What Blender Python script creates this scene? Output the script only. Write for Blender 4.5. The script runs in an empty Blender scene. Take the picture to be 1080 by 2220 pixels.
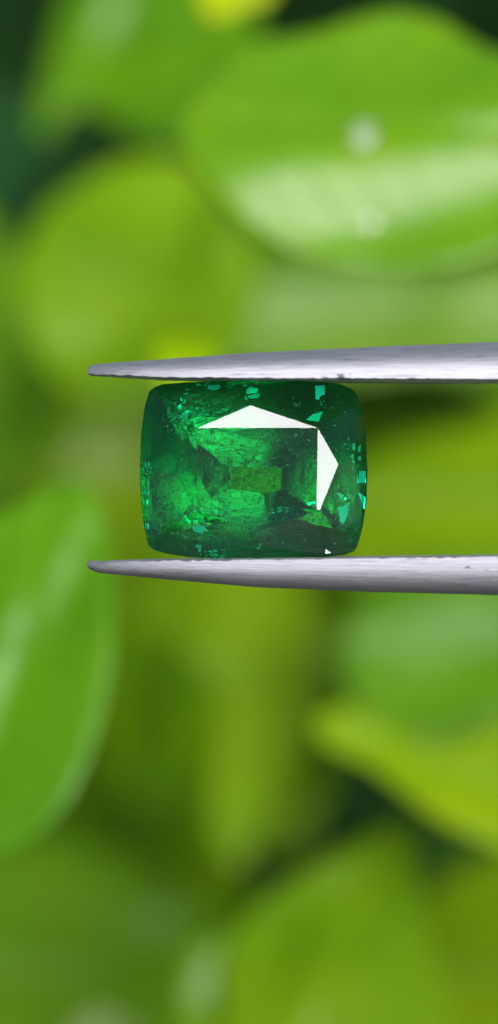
import bpy, bmesh, math, random
from mathutils import Vector, Matrix, noise
from mathutils.geometry import delaunay_2d_cdt

# ------------------------------------------------------------------ frame, camera, light
SC = bpy.context.scene
COL = SC.collection
SC.unit_settings.system = 'METRIC'
SC.unit_settings.scale_length = 0.01            # one unit is one centimetre
S = 0.0015                                      # centimetres per photo pixel at the gem
D = 14.0                                        # camera to gem
PITCH = math.radians(-40)                       # the camera looks down on the plant
ROT = Matrix.Rotation(PITCH, 4, 'X')

cam_d = bpy.data.cameras.new('camera')
cam = bpy.data.objects.new('camera', cam_d); COL.objects.link(cam)
cam_d.sensor_fit = 'VERTICAL'; cam_d.sensor_height = 36
cam_d.lens = D * 36 / (2220 * S)
cam_d.clip_start = 0.5; cam_d.clip_end = 500
cam_d.dof.use_dof = True; cam_d.dof.focus_distance = D - 0.04
cam_d.dof.aperture_fstop = cam_d.lens * 1e-3 / 0.50
cam.matrix_world = ROT @ Matrix.Translation((0, -D, 0)) @ Matrix.Rotation(math.radians(90), 4, 'X')
SC.camera = cam

ax, az = math.radians(15), math.radians(15)     # broad soft sun, a little up and right of the camera
sun_dir = (ROT @ Vector((math.tan(ax), -1, math.tan(az)))).normalized()
sd = bpy.data.lights.new('sun', 'SUN'); sd.energy = 4.8; sd.angle = math.radians(35); sd.color = (1.0, 0.95, 0.985)
sun = bpy.data.objects.new('sun', sd); COL.objects.link(sun)
sun.rotation_euler = sun_dir.to_track_quat('Z', 'Y').to_euler()

w = bpy.data.worlds.new('World'); SC.world = w; w.use_nodes = True
nt = w.node_tree; bg = nt.nodes['Background']
sky = nt.nodes.new('ShaderNodeTexSky'); sky.sky_type = 'NISHITA'; sky.sun_disc = False
sky.sun_elevation = math.asin(sun_dir.z); sky.sun_rotation = math.atan2(sun_dir.x, sun_dir.y)
sky.dust_density = 0.5
nt.links.new(sky.outputs[0], bg.inputs[0]); bg.inputs[1].default_value = 0.08

SC.view_settings.view_transform = 'Standard'; SC.view_settings.look = 'None'
SC.view_settings.gamma = 1; SC.view_settings.exposure = 0
cy = SC.cycles
cy.max_bounces = 24; cy.transmission_bounces = 24; cy.glossy_bounces = 12; cy.diffuse_bounces = 4
cy.volume_bounces = 4; cy.use_denoising = True; cy.sample_clamp_indirect = 20; cy.transparent_max_bounces = 16

R = random.Random(7)

# ------------------------------------------------------------------ helpers
def at(px, py, Y):                              # a point of the place from its bearing and distance
    k = S * (D + Y) / D
    return Vector(((px - 540) * k, Y, (1110 - py) * k))

def put(o, loc=(0, 0, 0)):
    o.matrix_world = ROT @ Matrix.Translation(loc)
    return o

def tag(o, label, cat, group=None):
    o['label'] = label; o['category'] = cat
    if group: o['group'] = group
    return o

def new_obj(name, me, mat, parent=None):
    o = bpy.data.objects.new(name, me); COL.objects.link(o)
    if mat: me.materials.append(mat)
    if parent: o.parent = parent
    return o

def mesh(name, verts, faces, smooth=False):
    me = bpy.data.meshes.new(name); me.from_pydata([tuple(v) for v in verts], [], faces); me.update()
    if smooth: me.polygons.foreach_set('use_smooth', [True] * len(me.polygons))
    return me

def lin(c): return tuple(((v / 255 + 0.055) / 1.055) ** 2.4 if v > 10 else v / 255 / 12.92 for v in c)

def N(nt, t, **kw):
    n = nt.nodes.new(t)
    for k, v in kw.items():
        if k[0] == '_': setattr(n, k[1:], v)
        else: n.inputs[k.replace('__', ' ')].default_value = v
    return n

K_LIGHT = 1.08
def leaf_material(rgb, rough=0.33, spec=0.5, name='leaf_blade'):
    base = [max(0.0006, c / K_LIGHT) for c in lin(rgb)]; base[0] *= 1.1
    m = bpy.data.materials.new(name); m.use_nodes = True; nt = m.node_tree; L = nt.links
    p = nt.nodes['Principled BSDF']
    tc = N(nt, 'ShaderNodeTexCoord')
    n1 = N(nt, 'ShaderNodeTexNoise', Scale=1.6, Detail=4.0, Roughness=0.55)
    L.new(tc.outputs['Object'], n1.inputs['Vector'])
    mr = N(nt, 'ShaderNodeMapRange'); mr.inputs[1].default_value = 0.3; mr.inputs[2].default_value = 0.7
    L.new(n1.outputs['Fac'], mr.inputs[0])
    mx = N(nt, 'ShaderNodeMix', _data_type='RGBA')
    mx.inputs[6].default_value = (base[0] * 0.72, base[1] * 0.84, base[2], 1)
    mx.inputs[7].default_value = (base[0] * 1.28, base[1] * 1.12, base[2], 1)
    L.new(mr.outputs[0], mx.inputs[0])
    # fine cells of the leaf skin
    n2 = N(nt, 'ShaderNodeTexVoronoi', Scale=38.0); L.new(tc.outputs['Object'], n2.inputs['Vector'])
    b = N(nt, 'ShaderNodeBump', Strength=0.12, Distance=0.01); L.new(n2.outputs['Distance'], b.inputs['Height'])
    L.new(mx.outputs[2], p.inputs['Base Color']); L.new(b.outputs[0], p.inputs['Normal'])
    p.inputs['Roughness'].default_value = rough
    p.inputs['Specular IOR Level'].default_value = spec
    tr = N(nt, 'ShaderNodeBsdfTranslucent'); L.new(mx.outputs[2], tr.inputs[0])
    ms = N(nt, 'ShaderNodeMixShader'); ms.inputs[0].default_value = 0.12
    L.new(p.outputs[0], ms.inputs[1]); L.new(tr.outputs[0], ms.inputs[2])
    L.new(ms.outputs[0], nt.nodes['Material Output'].inputs[0])
    return m

def smooth_outline(pts, n=6):
    out = []; m = len(pts)
    for i in range(m):
        p0, p1, p2, p3 = (Vector(pts[(i + k - 1) % m]) for k in range(4))
        for j in range(n):
            t = j / n
            out.append(0.5 * ((2 * p1) + (-p0 + p2) * t + (2 * p0 - 5 * p1 + 4 * p2 - p3) * t * t + (-p0 + 3 * p1 - 3 * p2 + p3) * t ** 3))
    return out

def inside(poly, x, y):
    c = False; j = len(poly) - 1
    for i in range(len(poly)):
        a, b = poly[i], poly[j]
        if (a.y > y) != (b.y > y) and x < (b.x - a.x) * (y - a.y) / (b.y - a.y) + a.x: c = not c
        j = i
    return c

def leaf(label, rgb, Y, pts, slope=(0.0, 0.75), patches=(), rough=0.36, spec=0.32, axis=None, step=26, cup=0.0):
    """pts: outline seen from the camera. slope: lean of the blade. patches: (px, py, sigma along, sigma across, angle, fx, fz)
    where the blade bends so that it leans (fx, fz) instead."""
    ol = smooth_outline(pts)
    xs = [p.x for p in ol]; ys = [p.y for p in ol]
    cx, cy_ = (min(xs) + max(xs)) / 2, (min(ys) + max(ys)) / 2
    P = [Vector(p) for p in ol]
    nb = len(P)
    y = min(ys) + step / 2; r = 0
    rr = random.Random(len(label) * 31 + int(Y * 7))
    while y < max(ys):
        x = min(xs) + (step / 2 if r % 2 else step)
        while x < max(xs):
            q = (x + rr.uniform(-4, 4), y + rr.uniform(-4, 4))
            if inside(ol, *q) and min((q[0] - v.x) ** 2 + (q[1] - v.y) ** 2 for v in ol) > (step * 0.45) ** 2: P.append(Vector(q))
            x += step
        y += step * 0.866; r += 1
    vs, _, fs, *_ = delaunay_2d_cdt(P, [], [list(range(nb))], 1, 1e-4)
    k = S * (D + Y) / D
    if axis is None: axis = ((min(xs), cy_), (max(xs), cy_))
    a0 = Vector(axis[0]); a1 = Vector(axis[1]); ad = (a1 - a0).normalized(); an = Vector((-ad.y, ad.x)); al = (a1 - a0).length
    V = []
    for v in vs:
        x = (v.x - cx) * k; z = (cy_ - v.y) * k
        d = slope[0] * x + slope[1] * z
        sw = 0.0; dd = 0.0
        for (qx, qy, sa, sb, ang, fx, fz) in patches:
            ux, uz = (v.x - qx) * k, (qy - v.y) * k
            ca, sn = math.cos(math.radians(ang)), math.sin(math.radians(ang))
            ea = (ux * ca + uz * sn) / (sa * k); eb = (-ux * sn + uz * ca) / (sb * k)
            g = math.exp(-0.5 * (ea * ea + eb * eb))
            sw += g; dd += ((fx - slope[0]) * ux + (fz - slope[1]) * uz) * g
        d += dd / max(1.0, sw)
        # midrib groove and side veins
        rel = v - a0; s = rel.dot(ad); t = rel.dot(an)
        d += 0.03 * math.exp(-(t / 14) ** 2)
        d += 0.0035 * math.sin((s * 0.9 - abs(t) * 0.8) / 16.0) * min(1, abs(t) / 60)
        d += cup * (t / 200) ** 2
        d += 0.05 * noise.noise(Vector((x * 1.1, z * 1.1, Y)))
        V.append((x, d, z))
    F = [tuple(f) for f in fs]
    me = mesh('leaf', V, F, True)
    # every face looks at the camera side
    bm = bmesh.new(); bm.from_mesh(me)
    for f in bm.faces:
        f.normal_update()
        if f.normal.y > 0: f.normal_flip()
    bm.to_mesh(me); bm.free()
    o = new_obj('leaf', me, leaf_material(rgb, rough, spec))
    o.modifiers.new('thickness', 'SOLIDIFY').thickness = 0.02
    c = at(cx, cy_, Y); put(o, c)
    tag(o, label, 'leaf', 'blurred leaves behind the gem')
    return o
    return o

HI = (0.13, 0.13)
MID = (0.12, 0.30)
# ------------------------------------------------------------------ the plant behind
exec_leaves = True
def build_leaves():
    global BIG
    BIG = leaf('big glossy leaf at the top with a pale shine band and two water drops', (100, 158, 0), 3.6,
         [(380, 290), (420, 190), (500, 110), (590, 66), (700, 44), (800, 8), (880, 2), (960, 22), (1060, 90), (1200, 150), (1290, 300),
          (1240, 450), (1130, 520), (1010, 570), (880, 588), (740, 580), (620, 545), (520, 480), (440, 390)],
         (-0.05, 0.62), [(1050, 360, 230, 115, 8, *HI), (630, 440, 190, 105, -18, *HI)],
         axis=((400, 250), (1250, 300)), spec=0.5, rough=0.4)
    leaf('round yellow-green leaf on the left below the dark corner, above the tweezer tips', (118, 172, 0), 7.0,
         [(40, 560), (100, 440), (200, 365), (300, 325), (400, 335), (480, 420), (540, 520), (560, 640), (520, 760), (420, 850), (270, 880), (130, 830), (60, 700)],
         (0.1, 0.6), [(190, 610, 110, 90, 0, 0.12, 0.22), (160, 720, 80, 60, 0, *HI), (440, 470, 60, 110, -20, -0.7, 0.5)], axis=((300, 330), (250, 880)), spec=0.32)
    leaf('upright leaf in the top left corner beside the dark gap', (84, 142, 0), 8.0,
         [(160, -90), (300, -140), (520, -80), (560, 60), (540, 200), (440, 320), (330, 320), (230, 260), (160, 235), (110, 300), (76, 270), (96, 160)],
         (-0.2, 0.6), [(245, 20, 50, 80, 0, *HI), (400, 20, 36, 60, 0, *MID), (370, 250, 70, 60, 0, 0.0, 1.1)], axis=((100, 360), (350, -140)))
    leaf('yellow leaf tip at the top edge beside the dark wedge', (165, 195, 0), 5.0,
         [(430, -100), (560, -90), (600, -20), (540, 12), (470, 42), (440, 20)], (0.0, 0.5), spec=0.15)
    leaf('small bright yellow leaf just above the upper tweezer arm', (152, 200, 0), 4.5,
         [(330, 760), (350, 725), (400, 708), (450, 720), (480, 760), (460, 820), (400, 850), (345, 820)], (0, 0.7), spec=0.15)
    leaf('pale grey-green leaf under the big glossy leaf, behind the upper tweezer arm', (100, 150, 30), 9.0,
         [(400, 640), (560, 590), (760, 570), (1000, 590), (1200, 560), (1250, 680), (1100, 780), (900, 800), (700, 820), (500, 800), (420, 740)],
         (0.0, 0.5), [(620, 670, 110, 70, 0, *HI), (790, 670, 110, 60, 0, *HI), (1060, 660, 60, 50, 0, *HI)], rough=0.45, spec=0.4)
    leaf('green leaf at the left edge above the tweezer tips', (98, 160, 0), 9.0,
         [(-150, 420), (-20, 470), (30, 560), (110, 640), (140, 760), (120, 900), (60, 1020), (-60, 1060), (-180, 900)], (0.3, 0.5),
         [(60, 560, 50, 60, 0, *HI)])
    leaf('olive-green leaf at the left, behind and beside the gem', (112, 156, 0), 10.0,
         [(60, 870), (200, 760), (420, 760), (560, 880), (600, 1060), (500, 1200), (330, 1280), (160, 1280), (60, 1180), (10, 1020)], (0.1, 0.55),
         [(140, 1050, 60, 50, 20, *MID), (330, 1120, 60, 90, 0, -0.5, 0.9), (130, 900, 60, 50, 0, -0.6, 0.9)])
    leaf('yellow-green leaf at the left edge above the bright lower one', (118, 158, 0), 12.0,
         [(-160, 930), (0, 900), (130, 930), (220, 1020), (230, 1130), (130, 1200), (0, 1230), (-140, 1180)], (0.1, 0.5))
    leaf('green leaf behind the upper tweezer arm at the right edge', (86, 134, 0), 10.5,
         [(900, 800), (960, 740), (1100, 700), (1260, 760), (1260, 900), (1120, 950), (980, 930), (900, 870)], (0.2, 0.7))
    leaf('yellow-green leaf right of the gem', (110, 152, 0), 7.5,
         [(740, 1060), (800, 985), (900, 945), (1020, 920), (1180, 880), (1300, 960), (1300, 1150), (1120, 1280), (930, 1310), (780, 1270), (720, 1180)], (0.1, 0.6), spec=0.15)
    leaf('bright green leaf at the lower left with a long pale shine along it', (92, 158, 4), 3.6,
         [(-260, 1300), (-120, 1160), (20, 1090), (130, 1040), (200, 1070), (240, 1200), (248, 1350), (240, 1480), (205, 1610), (150, 1730), (60, 1810), (-60, 1840), (-220, 1700)],
         (-0.35, 0.40), [(95, 1310, 210, 52, 62, *HI), (228, 1440, 120, 16, 88, *MID)],
         axis=((130, 1000), (-60, 1840)), spec=0.36, rough=0.38)
    leaf('broad yellow-green leaf directly below the gem', (122, 168, 0), 7.5,
         [(290, 1330), (390, 1200), (600, 1160), (760, 1200), (800, 1330), (770, 1450), (690, 1560), (620, 1680), (560, 1790), (500, 1860), (450, 1740), (480, 1560), (440, 1450)],
         (0.05, 0.6), [(732, 1410, 30, 60, 0, *MID), (370, 1360, 60, 80, 0, -0.6, 0.9)], axis=((600, 1160), (500, 1860)))
    leaf('dull green leaf with a pale sheen at the right below the lower tweezer arm', (86, 144, 0), 6.5,
         [(760, 1330), (840, 1230), (1000, 1190), (1200, 1240), (1290, 1400), (1200, 1540), (1060, 1580), (950, 1612), (860, 1600), (780, 1540), (740, 1440)],
         (0.1, 0.6), [(900, 1400, 100, 80, 0, 0.13, 0.22), (1010, 1350, 90, 60, 20, 0.13, 0.22)], rough=0.45, spec=0.3)
    leaf('yellow-green leaf crossing the lower right edge above the dark gap', (132, 176, 0), 5.0,
         [(680, 1570), (740, 1530), (820, 1560), (900, 1610), (1010, 1605), (1140, 1560), (1300, 1600), (1330, 1800), (1200, 1880), (1080, 1830), (980, 1790), (890, 1730), (800, 1660), (720, 1625)],
         (0.05, 0.6), axis=((690, 1570), (1300, 1800)), spec=0.2)
    leaf('pointed leaf at the bottom right whose tip stands against the dark gap', (100, 148, 0), 5.5,
         [(470, 2150), (500, 2030), (580, 1950), (690, 1880), (800, 1820), (890, 1785), (905, 1850), (915, 1930), (940, 2050), (980, 2200), (900, 2400), (560, 2400)],
         (0.0, 0.6), [(700, 1920, 60, 40, 30, *MID), (650, 2080, 60, 100, 0, -0.4, 0.9)], axis=((890, 1775), (600, 2400)), spec=0.2)
    leaf('olive leaf in the bottom right corner', (102, 142, 0), 7.0,
         [(850, 2010), (930, 1950), (1020, 1890), (1150, 1860), (1290, 1950), (1290, 2200), (1200, 2400), (900, 2400), (790, 2300), (800, 2140)], (0.1, 0.65), spec=0.15)
    leaf('dark olive leaf in the bottom left corner', (92, 146, 0), 8.5,
         [(-150, 1850), (0, 1820), (150, 1830), (300, 1880), (430, 1980), (500, 2100), (520, 2300), (300, 2420), (-50, 2420), (-200, 2200)], (0.2, 0.65),
         [(340, 2005, 75, 50, 35, 0.14, 0.24), (150, 1960, 70, 40, 10, 0.2, 0.45)])
    leaf('small leaf with a pale shiny spot at the bottom edge', (96, 146, 0), 5.5,
         [(390, 2080), (430, 2040), (500, 2030), (570, 2080), (620, 2170), (610, 2280), (520, 2350), (420, 2300), (385, 2190)], (0.1, 0.55),
         [(490, 2110, 75, 70, -30, 0.13, 0.2)])
    leaf('small pale leaf cut by the bottom edge near the left corner', (100, 144, 10), 7.0,
         [(150, 2220), (190, 2180), (260, 2185), (310, 2240), (290, 2330), (200, 2350), (150, 2290)], (0.1, 0.4), [(220, 2215, 40, 40, 0, *HI)])
    leaf('narrow shaded leaf below the lower left tweezer tip', (112, 168, 0), 9.5,
         [(220, 1300), (290, 1260), (350, 1300), (390, 1430), (370, 1560), (370, 1680), (320, 1730), (250, 1650), (215, 1480)], (0.4, 0.7), spec=0.15)
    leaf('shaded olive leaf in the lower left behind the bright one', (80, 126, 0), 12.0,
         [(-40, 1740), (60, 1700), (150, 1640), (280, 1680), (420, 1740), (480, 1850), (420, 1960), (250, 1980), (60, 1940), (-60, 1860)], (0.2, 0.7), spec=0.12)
    leaf('mid green leaf low in the middle beside the dark gap', (104, 152, 0), 8.5,
         [(540, 1640), (620, 1540), (730, 1530), (740, 1640), (710, 1730), (660, 1820), (580, 1840), (520, 1760)], (0.1, 0.6),
         [(650, 1760, 50, 50, 0, *MID)], spec=0.2)
    leaf('green stalk-like leaf running down the lower middle', (98, 148, 0), 10.5,
         [(440, 1640), (520, 1620), (560, 1760), (540, 1900), (510, 2060), (430, 2120), (380, 2020), (400, 1850)], (0.1, 0.6), spec=0.12)
    leaf('dark green leaf in shade below the gem, left of the broad yellow-green one', (108, 164, 0), 13.0,
         [(180, 1260), (330, 1200), (480, 1260), (540, 1450), (520, 1650), (460, 1800), (330, 1830), (230, 1740), (180, 1560), (150, 1400)], (0.2, 0.7), spec=0.12)
    leaf('bright yellow-green leaf directly behind the gem', (156, 208, 0), 4.2,
         [(450, 1010), (560, 950), (680, 985), (715, 1080), (680, 1170), (580, 1215), (470, 1190), (425, 1110)], (0.1, 0.45), spec=0.12)  # added out of view to brighten the see-through patch of the gem
    leaf('dull grass-green leaf between the gem and the lower tweezer arm, far behind', (100, 150, 0), 14.0,
         [(380, 1000), (560, 900), (760, 960), (860, 1080), (860, 1230), (740, 1400), (460, 1360), (330, 1150)], (0.1, 0.6), spec=0.12)
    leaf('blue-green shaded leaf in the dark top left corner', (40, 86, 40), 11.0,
         [(-140, 200), (0, 190), (70, 240), (90, 360), (50, 470), (-20, 540), (-150, 520)], (0.2, 0.7), spec=0.12)  # the shade of the corner is put into this leaf's colour
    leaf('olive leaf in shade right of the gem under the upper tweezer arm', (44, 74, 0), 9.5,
         [(660, 860), (800, 780), (1000, 820), (1100, 900), (960, 1000), (820, 1040), (700, 1000)], (0.1, 0.7), spec=0.12)  # very dark colour stands in for shade beside the gem
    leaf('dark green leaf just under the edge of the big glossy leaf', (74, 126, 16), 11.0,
         [(420, 420), (560, 480), (760, 540), (960, 560), (1180, 520), (1280, 640), (1100, 700), (860, 680), (640, 660), (460, 640), (380, 520)], (0.1, 0.7), spec=0.12)  # darker colour paints the shadow below the big leaf's edge
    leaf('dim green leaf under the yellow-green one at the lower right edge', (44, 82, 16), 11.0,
         [(880, 1830), (960, 1790), (1100, 1800), (1280, 1820), (1300, 1960), (1120, 2000), (1000, 1960), (930, 1900)], (0.1, 0.7), spec=0.12)  # dark colour paints in the shade of the gap
if exec_leaves: build_leaves()

# ------------------------------------------------------------------ undergrowth coloured as shade, and soil behind
def undergrowth():
    rr = random.Random(3); V = []; F = []
    for i in range(420):
        px, py = rr.uniform(-900, 2000), rr.uniform(-900, 3100); Y = rr.uniform(17, 23)
        c = at(px, py, Y); Lh = rr.uniform(0.7, 1.5); W = Lh * rr.uniform(0.3, 0.45)
        q = Matrix.Rotation(rr.uniform(0, 6.28), 3, 'Y') @ Matrix.Rotation(rr.uniform(-0.9, 0.9), 3, 'X')
        b = len(V); n = 7
        for k in range(n):
            t = k / (n - 1); ww = W * math.sin(math.pi * min(1, t * 0.97 + 0.015)) ** 0.7
            for s in (-1, 0, 1):
                V.append(c + q @ Vector((s * ww, 0.12 * abs(s) + 0.5 * (t - 0.5) ** 2 * Lh, (t - 0.5) * 2 * Lh)))
        for k in range(n - 1):
            for s in range(2):
                a = b + k * 3 + s; F.append((a, a + 1, a + 4, a + 3))
    me = mesh('undergrowth', V, F, True)
    o = new_obj('undergrowth', me, leaf_material((20, 52, 14), 0.8, 0.1, 'undergrowth_leaf')); o['kind'] = 'stuff'; put(o)  # dark colour stands in for the shade deep between the leaves
    o['label'] = 'undergrowth in the gaps between the leaves, shade painted into its dark green'
undergrowth()

def soil():
    m = bpy.data.materials.new('soil'); m.use_nodes = True; nt = m.node_tree
    p = nt.nodes['Principled BSDF']; p.inputs['Roughness'].default_value = 0.95
    n1 = N(nt, 'ShaderNodeTexNoise', Scale=2.0, Detail=8.0); r = N(nt, 'ShaderNodeValToRGB')
    r.color_ramp.elements[0].color = (0.012, 0.014, 0.006, 1); r.color_ramp.elements[1].color = (0.04, 0.034, 0.02, 1)
    nt.links.new(n1.outputs['Fac'], r.inputs[0]); nt.links.new(r.outputs[0], p.inputs['Base Color'])
    V = []; F = []; n = 60; ext = 120.0
    h = (ROT @ Vector((0, 24, 0))).z - 6
    for j in range(n + 1):
        for i in range(n + 1):
            x = (i / n - 0.5) * 2 * ext; y = (j / n - 0.5) * 2 * ext + 20
            V.append((x, y, h + noise.noise(Vector((x * 0.2, y * 0.2, 0))) * 0.8))
    for j in range(n):
        for i in range(n):
            a = j * (n + 1) + i; F.append((a, a + 1, a + n + 2, a + n + 1))
    o = new_obj('ground', mesh('ground', V, F, True), m); o['kind'] = 'structure'
soil()

# ------------------------------------------------------------------ water drops on the big leaf
def water_material():
    m = bpy.data.materials.new('water'); m.use_nodes = True; p = m.node_tree.nodes['Principled BSDF']
    p.inputs['Transmission Weight'].default_value = 1; p.inputs['Roughness'].default_value = 0.02; p.inputs['IOR'].default_value = 1.333
    return m
WATER = water_material()
def drop(px, py, Y, rad, label, squash=0.17):
    V = []; F = []; n, mm = 28, 14
    for j in range(mm + 1):
        th = math.pi * j / mm
        for i in range(n):
            ph = 2 * math.pi * i / n
            V.append((rad * math.sin(th) * math.cos(ph), -rad * squash * math.cos(th) * (1 if th < math.pi / 2 else 0.35), rad * 1.05 * math.sin(th) * math.sin(ph)))
    for j in range(mm):
        for i in range(n):
            a = j * n + i; b = j * n + (i + 1) % n; F.append((a, b, b + n, a + n))
    o = new_obj('water_drop', mesh('water_drop', V, F, True), WATER)
    c = at(540, 1110, 0); base = ROT.inverted() @ BIG.matrix_world.translation   # sits on the blade of the big leaf
    tgt = at(px, py, Y)
    v = min(BIG.data.vertices, key=lambda v: (base.x + v.co.x - tgt.x) ** 2 + (base.z + v.co.z - tgt.z) ** 2)
    nrm = v.normal if v.normal.y < 0 else -v.normal
    o.matrix_world = ROT @ Matrix.Translation(Vector((tgt.x, base.y + v.co.y - 0.008, tgt.z))) @ Vector((0, -1, 0)).rotation_difference((nrm * 0.15 + Vector((0.13, -1, 0.13)) * 0.85).normalized()).to_matrix().to_4x4()
    tag(o, label, 'water drop', 'water drops on the big leaf')

drop(790, 290, 3.42, 0.055, 'upper of the two water drops, glinting above the pale shine band of the big leaf')
drop(803, 485, 3.45, 0.036, 'lower of the two water drops, a faint ring below the pale shine band')

# ------------------------------------------------------------------ tweezers
def steel():
    m = bpy.data.materials.new('brushed_steel'); m.use_nodes = True; nt = m.node_tree; L = nt.links
    p = nt.nodes['Principled BSDF']; p.inputs['Metallic'].default_value = 0.85
    tc = N(nt, 'ShaderNodeTexCoord'); mp = N(nt, 'ShaderNodeMapping'); mp.inputs['Scale'].default_value = (5, 60, 110)
    L.new(tc.outputs['Object'], mp.inputs[0])
    n1 = N(nt, 'ShaderNodeTexNoise', Scale=1.0, Detail=6.0, Roughness=0.65); L.new(mp.outputs[0], n1.inputs['Vector'])
    mp2 = N(nt, 'ShaderNodeMapping'); mp2.inputs['Scale'].default_value = (14, 30, 40); L.new(tc.outputs['Object'], mp2.inputs[0])
    n2 = N(nt, 'ShaderNodeTexNoise', Scale=1.0, Detail=7.0, Roughness=0.7); L.new(mp2.outputs[0], n2.inputs['Vector'])
    pit = N(nt, 'ShaderNodeMapRange'); pit.inputs[1].default_value = 0.26; pit.inputs[2].default_value = 0.36
    L.new(n2.outputs['Fac'], pit.inputs[0])
    c1 = N(nt, 'ShaderNodeMix', _data_type='RGBA'); c1.inputs[6].default_value = (0.40, 0.40, 0.42, 1); c1.inputs[7].default_value = (0.52, 0.525, 0.54, 1)
    L.new(n1.outputs['Fac'], c1.inputs[0])
    c2 = N(nt, 'ShaderNodeMix', _data_type='RGBA'); c2.inputs[6].default_value = (0.22, 0.21, 0.22, 1)
    L.new(pit.outputs[0], c2.inputs[0]); L.new(c1.outputs[2], c2.inputs[7]); L.new(c2.outputs[2], p.inputs['Base Color'])
    rg = N(nt, 'ShaderNodeMapRange'); rg.inputs[3].default_value = 0.48; rg.inputs[4].default_value = 0.70
    L.new(n1.outputs['Fac'], rg.inputs[0])
    mp3 = N(nt, 'ShaderNodeMapping'); mp3.inputs['Scale'].default_value = (2.5, 90, 190); mp3.inputs['Rotation'].default_value = (0, 0.03, 0); L.new(tc.outputs['Object'], mp3.inputs[0])
    n3 = N(nt, 'ShaderNodeTexNoise', Scale=1.0, Detail=3.0, Roughness=0.6); L.new(mp3.outputs[0], n3.inputs['Vector'])
    sc = N(nt, 'ShaderNodeMapRange'); sc.inputs[1].default_value = 0.56; sc.inputs[2].default_value = 0.70; sc.inputs[4].default_value = 0.75
    L.new(n3.outputs['Fac'], sc.inputs[0])
    c3 = N(nt, 'ShaderNodeMix', _data_type='RGBA'); c3.inputs[7].default_value = (0.25, 0.24, 0.26, 1)
    L.new(sc.outputs[0], c3.inputs[0]); L.new(c2.outputs[2], c3.inputs[6]); L.new(c3.outputs[2], p.inputs['Base Color'])
    L.new(rg.outputs[0], p.inputs['Roughness'])
    ad = N(nt, 'ShaderNodeMath', _operation='ADD'); L.new(n1.outputs['Fac'], ad.inputs[0]); L.new(pit.outputs[0], ad.inputs[1])
    b = N(nt, 'ShaderNodeBump', Strength=0.6, Distance=0.003); L.new(ad.outputs[0], b.inputs['Height']); L.new(b.outputs[0], p.inputs['Normal'])
    return m

def interp(tab, x):
    if x <= tab[0][0]: return tab[0][1]
    for (a, b), (c, d) in zip(tab, tab[1:]):
        if x <= c: return b + (d - b) * (x - a) / (c - a)
    return tab[-1][1]

def arm(name, inner, outer, sign, mat, parent, seed):
    """lofted arm: flat towards the gem, rounded outwards. inner / outer: height against x, both in photo pixels."""
    xs = [190, 191, 193, 196, 200, 205, 211, 218, 226]; x = 236
    while x < 1100: xs.append(x); x += 7
    while x < 6300: xs.append(x); x += 90
    n_in, n_out = 9, 20; V = []; F = []
    tip = 190
    for x in xs:
        X = (x - 540) * S
        zi = (1110 - interp(inner, x)) * S; zo = (1110 - interp(outer, x)) * S
        wid = 0.035 + 0.09 * (1 - math.exp(-(x - 190) / 80)) + 0.35 * (1 - math.exp(-(x - 190) / 2600))
        r = min(1.0, math.sqrt(max(0, 1 - (1 - min(1, (x - tip + 1) / 10)) ** 2)) + 0.05)
        mid = (zi + zo) / 2 if x < 215 else None
        base = zi + (zo - zi) * (0.42 * (1 - r)); h = abs(zo - zi) * r
        ring = []
        for k in range(n_in):                   # inner face, front to back
            t = k / (n_in - 1)
            y = (-1 + 2 * t) * wid
            z = base - sign * 0.0
            wear = noise.noise(Vector((X * 22, y * 9, seed))) * 0.006 + noise.noise(Vector((X * 60, y * 20, seed + 4))) * 0.002
            e = 0.004 if k in (0, n_in - 1) else 0
            ring.append((X, y, z + sign * (abs(wear) + e)))
        for k in range(1, n_out):               # rounded back, back to front
            a = math.pi * k / n_out
            ca, sa = math.cos(a), math.sin(a)
            y = wid * (abs(ca) ** 0.6) * (1 if ca > 0 else -1)
            z = base + sign * (0.004 + (h - 0.004) * (sa ** (0.85 if sign > 0 else 0.6)))
            z += noise.noise(Vector((X * 9, a * 2, seed + 9))) * 0.0012
            ring.append((X, y, z))
        V += ring
    m = n_in + n_out - 1
    for i in range(len(xs) - 1):
        for k in range(m):
            a = i * m + k; b = i * m + (k + 1) % m
            F.append((a, b, b + m, a + m) if sign < 0 else (a, a + m, b + m, b))
    F.append(tuple(range(m)) if sign > 0 else tuple(reversed(range(m))))
    e = (len(xs) - 1) * m; F.append(tuple(e + k for k in range(m)) if sign < 0 else tuple(e + k for k in reversed(range(m))))
    me = mesh(name, V, F, True)
    bm = bmesh.new(); bm.from_mesh(me); bmesh.ops.recalc_face_normals(bm, faces=bm.faces); bm.to_mesh(me); bm.free()
    o = new_obj(name, me, mat, parent)
    me.set_sharp_from_angle(angle=math.radians(40))
    return o

def tweezers():
    t = bpy.data.objects.new('tweezers', None); COL.objects.link(t); put(t)
    tag(t, 'brushed steel tweezers gripping the green gem between their pointed arms', 'tweezers')
    m = steel()
    a = arm('arm', [(190, 815), (250, 818), (370, 824), (560, 826), (1080, 829), (3000, 780), (6300, 1000)],
            [(190, 794), (215, 789), (300, 783), (540, 766), (800, 753), (1080, 742), (3000, 600), (6300, 905)], 1, m, t, 1.0)
    a['label'] = 'upper arm'
    b = arm('arm', [(190, 1215), (250, 1214), (360, 1211), (560, 1209), (1080, 1202), (3000, 1240), (6300, 1000)],
            [(190, 1232), (215, 1242), (300, 1250), (540, 1272), (800, 1283), (1080, 1290), (3000, 1410), (6300, 1095)], -1, m, t, 5.0)
    b['label'] = 'lower arm with a scratched underside'
tweezers()

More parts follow.
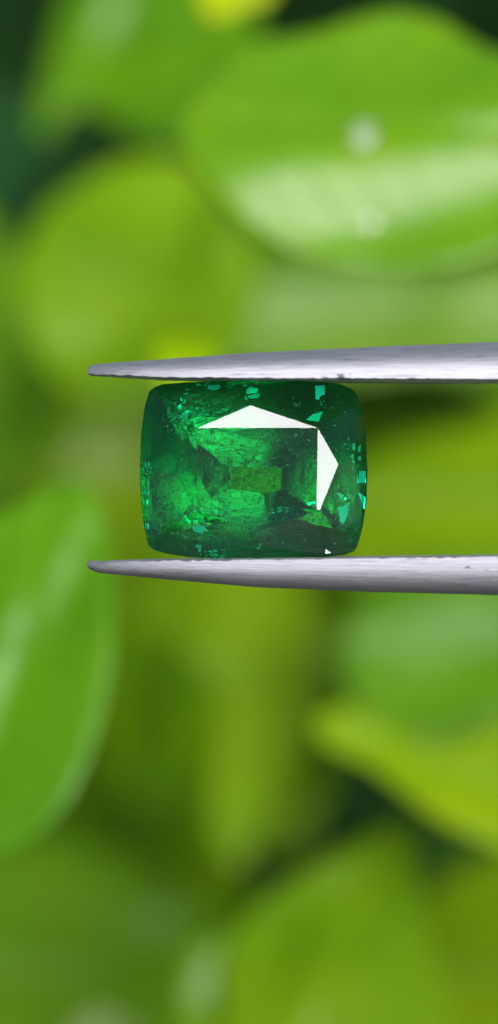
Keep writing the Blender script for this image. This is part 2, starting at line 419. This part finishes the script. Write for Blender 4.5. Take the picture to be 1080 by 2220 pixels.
# ------------------------------------------------------------------ the emerald
GX, GY = 550, 1018                              # gem centre in the photo
def gem_mesh():
    bm = bmesh.new(); bmesh.ops.create_cube(bm, size=4)
    def cut(n, d):                              # keeps n . p <= d
        n = Vector(n); l = n.length; n = n / l; d = d / l
        r = bmesh.ops.bisect_plane(bm, geom=bm.verts[:] + bm.edges[:] + bm.faces[:], dist=1e-6, plane_co=n * d, plane_no=n, clear_outer=True)
        ed = [e for e in r['geom_cut'] if isinstance(e, bmesh.types.BMEdge)]
        if len(ed) >= 3: bmesh.ops.edgenet_fill(bm, edges=ed)
    u = S
    P = lambda x, y: Vector(((x - GX) * u, (GY - y) * u))
    # girdle outline (cushion), clockwise in the photo
    ol = [(303, 1018), (306, 940), (314, 880), (323, 850), (334, 840), (352, 833), (400, 829), (470, 826), (550, 825), (630, 826), (700, 828), (735, 832),
          (762, 842), (776, 856), (786, 890), (794, 950), (797, 1018), (795, 1085), (787, 1140), (776, 1182), (768, 1195), (745, 1203), (700, 1208),
          (630, 1211), (550, 1212), (470, 1211), (410, 1208), (365, 1201), (335, 1193), (322, 1183), (312, 1140), (305, 1080)]
    pts = [P(*p) for p in ol]
    for a, b in zip(pts, pts[1:] + pts[:1]):
        dx, dz = b.x - a.x, b.y - a.y; n = Vector((-dz, dx)); n.normalize()
        if n.dot(a) < 0: n = -n
        cut((n.x, 0, n.y), n.dot(a))
    g = 0.006                                   # half thickness of the girdle at the flats
    # table corners
    tl, tr, br, bl = P(426, 930), P(688, 929), P(691, 1104), P(428, 1106)
    H = 0.106                                   # table above the girdle plane
    tan = math.tan
    cut((0, -1, 0), H)
    def plane(nx, nz, grad, pt, h=H):           # plane falling outwards with slope grad, through pt at height h
        n = Vector((nx, nz)).normalized() * grad
        cut((n.x, -1, n.y), h + n.x * pt.x + n.y * pt.y)
    st = tan(math.radians(10.0))
    plane(0, 1, st, tr); plane(1, -0.015, st, tr); plane(0, -1, st * 1.1, br); plane(-1, 0, st * 1.3, bl)
    # main facets either side of each star, through the table corner and the star's tip
    def main(c, apex, k):
        d = apex - c; star = st * (abs(d.y) if abs(d.x) > abs(d.y) else abs(d.x))
        if abs(d.x) > abs(d.y):                 # star above or below the table
            sx = 1 if c.x > 0 else -1; sz = 1 if c.y > 0 else -1
            p = k * sx; q = (star - p * d.x) / d.y
        else:
            sz = 1 if c.y > 0 else -1; q = k * sz; p = (star - q * d.y) / d.x
        cut((p, -1, q), H + p * c.x + q * c.y)
    At, Ar, Ab, Al = P(543, 880), P(731, 1006), P(556, 1152), P(384, 1020)
    main(tr, At, 0.15); main(tl, At, 0.13); main(tr, Ar, 0.17); main(br, Ar, 0.17)
    main(br, Ab, 0.14); main(bl, Ab, 0.15); main(bl, Al, 0.16); main(tl, Al, 0.18)
    for c, (sx, sz) in ((tr, (1, 1)), (tl, (-1, 1)), (br, (1, -1)), (bl, (-1, -1))):
        cut((0.34 * sx, -1, 0.43 * sz), H + 0.0005 + 0.34 * sx * c.x + 0.43 * sz * c.y)
    # girdle facets: steep, following the outline
    for i in range(len(pts)):
        a, b = pts[i], pts[(i + 1) % len(pts)]
        n = Vector((-(b.y - a.y), b.x - a.x)).normalized()
        if n.dot(a) < 0: n = -n
        s = 1.35
        cut((n.x * s, -1, n.y * s), g + s * n.dot(a) - 0.0)
    # pavilion (away from the camera)
    for i in range(len(pts)):
        a, b = pts[i], pts[(i + 1) % len(pts)]
        n = Vector((-(b.y - a.y), b.x - a.x)).normalized()
        if n.dot(a) < 0: n = -n
        s = tan(math.radians(56))
        cut((n.x * s, 1, n.y * s), g + s * n.dot(a))
    def pav(az, ang, drop):                     # drop: how far below the girdle the facet starts
        a = math.radians(az); sl = tan(math.radians(ang)); d = Vector((math.cos(a), math.sin(a)))
        cut((d.x * sl, 1, d.y * sl), g + drop + sl * max(p.dot(d) for p in pts))
    fr = random.Random(11)
    for az, angs, ds, off in ((90, (55, 47, 40.5, 36), (.004, .021, .049, .083), (-7, -3.5, 0, 3.5, 7)), (-90, (60, 56, 52.5, 50), (.004, .024, .055, .088), (-7, -3.5, 0, 3.5, 7)),
                              (0, (55, 48, 43, 38), (.004, .024, .052, .080), (-9, -4.5, 0, 4.5, 9)), (180, (54, 47, 41.5, 36.5), (.004, .024, .053, .082), (-9, -4.5, 0, 4.5, 9))):
        for k, (ang, dr) in enumerate(zip(angs, ds)):
            for o_ in off: pav(az + o_ * (1.0 + 0.5 * k) + fr.uniform(-1, 1), ang + fr.uniform(-1.6, 1.6), dr + fr.uniform(0, 0.006))
    for az, angs, ds in ((40, (47, 43), (.004, .022)), (140, (47, 43), (.004, .022)), (-40, (49, 45), (.004, .022)), (-140, (49, 45), (.004, .022)),
                         (62, (48, 44.5), (.012, .034)), (118, (48, 44), (.012, .034)), (-62, (52, 49), (.012, .036)), (-118, (52, 48.5), (.012, .036)),
                         (22, (48, 44), (.014, .038)), (158, (47, 43), (.014, .038)), (-22, (49, 45), (.014, .04)), (-158, (48, 44), (.014, .04))):
        for ang, dr in zip(angs, ds): pav(az, ang, dr)
    jr = random.Random(21)
    for k in range(44):                         # small extra facets round the lower rim, each ground a little differently
        az = k * 360 / 44 + jr.uniform(-3, 3); pav(az, 55 + jr.uniform(-3, 3) - 6 * abs(math.sin(math.radians(2 * az))), 0.004 + jr.uniform(0, 0.006))
    for k in range(26):
        az = k * 360 / 26 + jr.uniform(-4, 4); a_ = math.radians(az)
        pav(az, 54 + jr.uniform(-2, 2) - 6 * abs(math.sin(2 * a_)), 0.018 + jr.uniform(0, 0.01))
    cut((0.01, 1, 0.01), 0.305)                # small flat at the bottom of the stone
    bmesh.ops.remove_doubles(bm, verts=bm.verts, dist=2e-4)
    bmesh.ops.recalc_face_normals(bm, faces=bm.faces)
    me = bpy.data.meshes.new('gem'); bm.to_mesh(me); bm.free()
    return me

def emerald_material():
    m = bpy.data.materials.new('emerald'); m.use_nodes = True; nt = m.node_tree; L = nt.links
    nt.nodes.remove(nt.nodes['Principled BSDF']); out = nt.nodes['Material Output']
    gl = N(nt, 'ShaderNodeBsdfGlass', IOR=1.585, Roughness=0.0); gl.inputs['Color'].default_value = (1, 1, 1, 1)
    ab = N(nt, 'ShaderNodeVolumeAbsorption', Density=13.0); ab.inputs['Color'].default_value = (0.34, 0.822, 0.615, 1)
    # faint polishing ripple, only on the pavilion (away from the table)
    tc = N(nt, 'ShaderNodeTexCoord'); n1 = N(nt, 'ShaderNodeTexNoise', Scale=34.0, Detail=3.0, Roughness=0.6)
    L.new(tc.outputs['Object'], n1.inputs['Vector'])
    sx = N(nt, 'ShaderNodeSeparateXYZ'); L.new(tc.outputs['Object'], sx.inputs[0])
    mk = N(nt, 'ShaderNodeMapRange'); mk.inputs[1].default_value = 0.0; mk.inputs[2].default_value = 0.03; L.new(sx.outputs['Y'], mk.inputs[0])
    mk.inputs[4].default_value = 1.0
    b = N(nt, 'ShaderNodeBump', Strength=0.5, Distance=0.0047); L.new(n1.outputs['Fac'], b.inputs['Height']); L.new(mk.outputs[0], b.inputs['Strength'])
    L.new(b.outputs[0], gl.inputs['Normal'])
    L.new(gl.outputs[0], out.inputs['Surface']); 
    vs = N(nt, 'ShaderNodeVolumeScatter', Density=0.4, Anisotropy=0.2); vs.inputs['Color'].default_value = (0.10, 0.98, 0.32, 1)   # milky haze of the stone, put in to lift its dark rim
    av = N(nt, 'ShaderNodeAddShader'); L.new(ab.outputs[0], av.inputs[0]); L.new(vs.outputs[0], av.inputs[1]); L.new(av.outputs[0], out.inputs['Volume'])
    return m

def inclusions(parent):
    """veils and crystals inside the stone: tiny flakes"""
    rr = random.Random(12); V = []; F = []
    hx, hz = 236 * S, 182 * S
    cl = [(rr.uniform(-.85, .85), rr.uniform(-.8, .8), rr.uniform(0, 1), rr.uniform(.05, .2)) for _ in range(46)]
    def ok(x, y, z):
        r = max(abs(x) / hx, abs(z) / hz)
        if r > 0.93: return False
        if y < 0: return -y < 0.082 * min(1, (1 - r) * 2.6)
        return y < 0.25 * (1 - r) * 0.98
    n = 0
    n_pale = 3400
    while n < 3700:
        if rr.random() < 0.62:
            c = rr.choice(cl); x = (c[0] + rr.gauss(0, c[3])) * hx; z = (c[1] + rr.gauss(0, c[3])) * hz; y = -0.07 + 0.3 * c[2] + rr.gauss(0, 0.025)
        else:
            x = rr.uniform(-1, 1) * hx; z = rr.uniform(-1, 1) * hz; y = rr.uniform(-0.08, 0.24)
        if not ok(x, y, z): continue
        n += 1
        s = 0.0008 + 0.0048 * rr.random() ** 6 if n < n_pale else 0.0010 + 0.0038 * rr.random() ** 2.5
        q = Matrix.Rotation(rr.uniform(0, 6.3), 3, Vector((rr.gauss(0, 1), rr.gauss(0, 1), rr.gauss(0, 1))).normalized())
        b = len(V); e = rr.uniform(0.5, 2.6)
        for p in ((-1, -.5, 0), (1, -.6, 0), (0.8, .7, .2), (-.6, .5, -.2)):
            V.append(Vector((x, y, z)) + q @ (Vector((p[0] * e, p[1], p[2])) * s))
        F.append((b, b + 1, b + 2, b + 3))
    m = bpy.data.materials.new('inclusion_veil'); m.use_nodes = True; nt = m.node_tree
    d = N(nt, 'ShaderNodeBsdfTranslucent'); d.inputs[0].default_value = (0.22, 0.75, 0.42, 1)
    d2 = nt.nodes['Principled BSDF']; d2.inputs['Base Color'].default_value = (0.2, 0.7, 0.38, 1); d2.inputs['Roughness'].default_value = 0.5; d2.inputs['Specular IOR Level'].default_value = 0.0
    mx = N(nt, 'ShaderNodeMixShader'); nt.links.new(d2.outputs[0], mx.inputs[1]); nt.links.new(d.outputs[0], mx.inputs[2])
    nt.links.new(mx.outputs[0], nt.nodes['Material Output'].inputs[0])
    m2 = bpy.data.materials.new('dark_crystal'); m2.use_nodes = True; p2 = m2.node_tree.nodes['Principled BSDF']
    p2.inputs['Base Color'].default_value = (0.01, 0.12, 0.05, 1); p2.inputs['Roughness'].default_value = 0.5; p2.inputs['Specular IOR Level'].default_value = 0.1
    me = mesh('inclusions', V, F); me.materials.append(m); me.materials.append(m2)
    me.polygons.foreach_set('material_index', [0 if i < n_pale else 1 for i in range(len(F))])
    o = new_obj('inclusions', me, None, parent); o['kind'] = 'stuff'
    o['label'] = 'fine pale flakes and veils inside the stone'

def gem():
    o = new_obj('gemstone', gem_mesh(), emerald_material())
    put(o, ((GX - 540) * S, 0, (1110 - GY) * S))
    tag(o, 'green cushion-cut gemstone held between the two arms of the tweezers', 'gemstone')
    inclusions(o)
    # turquoise flakes under the crown; their colour stands in for pavilion light flashes
    fm = bpy.data.materials.new('flash_flake'); fm.use_nodes = True; p = fm.node_tree.nodes['Principled BSDF']
    p.inputs['Base Color'].default_value = (0.005, 0.90, 0.50, 1); p.inputs['Roughness'].default_value = 0.5; p.inputs['Metallic'].default_value = 0.35; p.inputs['Specular IOR Level'].default_value = 0.0
    p.inputs['Roughness'].default_value = 0.38
    rr = random.Random(5)
    polys = [[(683, 838), (704, 836), (704, 858), (694, 862), (690, 872), (683, 870)], [(660, 923), (676, 908), (684, 906), (698, 902), (692, 914), (688, 926)],
             [(769, 1021), (792, 1021), (793, 1046), (770, 1047)], [(772, 1066), (792, 1078), (790, 1104)], [(724, 1098), (748, 1092), (749, 1112), (741, 1134), (732, 1130)],
             [(724, 1064), (738, 1072), (730, 1084)], [(418, 1134), (436, 1128), (451, 1136), (440, 1150), (424, 1146)], [(664, 1090), (684, 1087), (682, 1094), (668, 1096)],
             [(452, 838), (478, 838), (476, 852), (462, 856), (450, 850)]]
    for q in polys:
        V = [((x - GX) * S, -0.015 + 0.1 * ((x - q[0][0]) - (y - q[0][1])) * S, (GY - y) * S) for x, y in q]
        new_obj('flash_flake', mesh('flash_flake', V, [tuple(range(len(q)))]), fm, o)
    for (px, py, wx, wz, dep, n) in ((428, 908, 24, 12, 0.0, 24), (448, 842, 30, 13, 0.0, 14), (693, 885, 10, 26, 0.0, 8), (430, 1112, 18, 26, 0.0, 24), (612, 1102, 30, 3, 0.02, 8),
                                     (468, 1190, 30, 20, 0.02, 24), (738, 1080, 20, 30, 0.01, 12), (322, 1030, 14, 46, 0.01, 22), (520, 862, 70, 20, 0.03, 10), (404, 870, 20, 20, 0.01, 10), (318, 1090, 12, 60, 0.01, 14), (745, 985, 26, 40, 0.04, 8)):
        V = []; F = []
        for k in range(n):
            cx = (px - GX + rr.gauss(0, 0.5) * wx) * S; cz = (GY - py + rr.gauss(0, 0.5) * wz) * S; y = dep + rr.uniform(0, 0.03)
            m = rr.randint(4, 6); a0 = rr.uniform(0, 6.3); b = len(V); sc = 0.05 + 0.22 * rr.random() ** 2; tx, tz = rr.uniform(-.25, .45), rr.uniform(-.25, .45)
            for i in range(m):
                a = a0 + 6.283 * i / m; r = rr.uniform(0.5, 1.2); dx = math.cos(a) * r * wx * sc * S; dz = math.sin(a) * r * (wx + wz) * 0.5 * sc * S
                V.append((cx + dx, y + dx * tx + dz * tz, cz + dz))
            F.append(tuple(range(b, b + m)))
        new_obj('fine_flash_flakes', mesh('fine_flash_flakes', V, F), fm, o)['kind'] = 'stuff'
    # a chipped spot on the lower edge that catches the light
    c = Vector(((710 - GX) * S, -0.034, (GY - 1196) * S)); nx, nz = 0.13, 0.13
    V = [c + Vector((dx * S, (nx * dx + nz * dz) * S, dz * S)) for dx, dz in ((-6, -5), (8, -3), (-4, 7))] + [c + Vector((0, 0.02, 0))]
    me = mesh('chip', V, [(0, 1, 2), (0, 3, 1), (1, 3, 2), (2, 3, 0)])
    bm = bmesh.new(); bm.from_mesh(me); bmesh.ops.recalc_face_normals(bm, faces=bm.faces); bm.to_mesh(me); bm.free()
    cm = bpy.data.materials.new('chip'); cm.use_nodes = True; p = cm.node_tree.nodes['Principled BSDF']
    p.inputs['Transmission Weight'].default_value = 1; p.inputs['IOR'].default_value = 1.585; p.inputs['Roughness'].default_value = 0.03; p.inputs['Base Color'].default_value = (0.2, 0.8, 0.6, 1)
    new_obj('chip', me, cm, o)
gem()
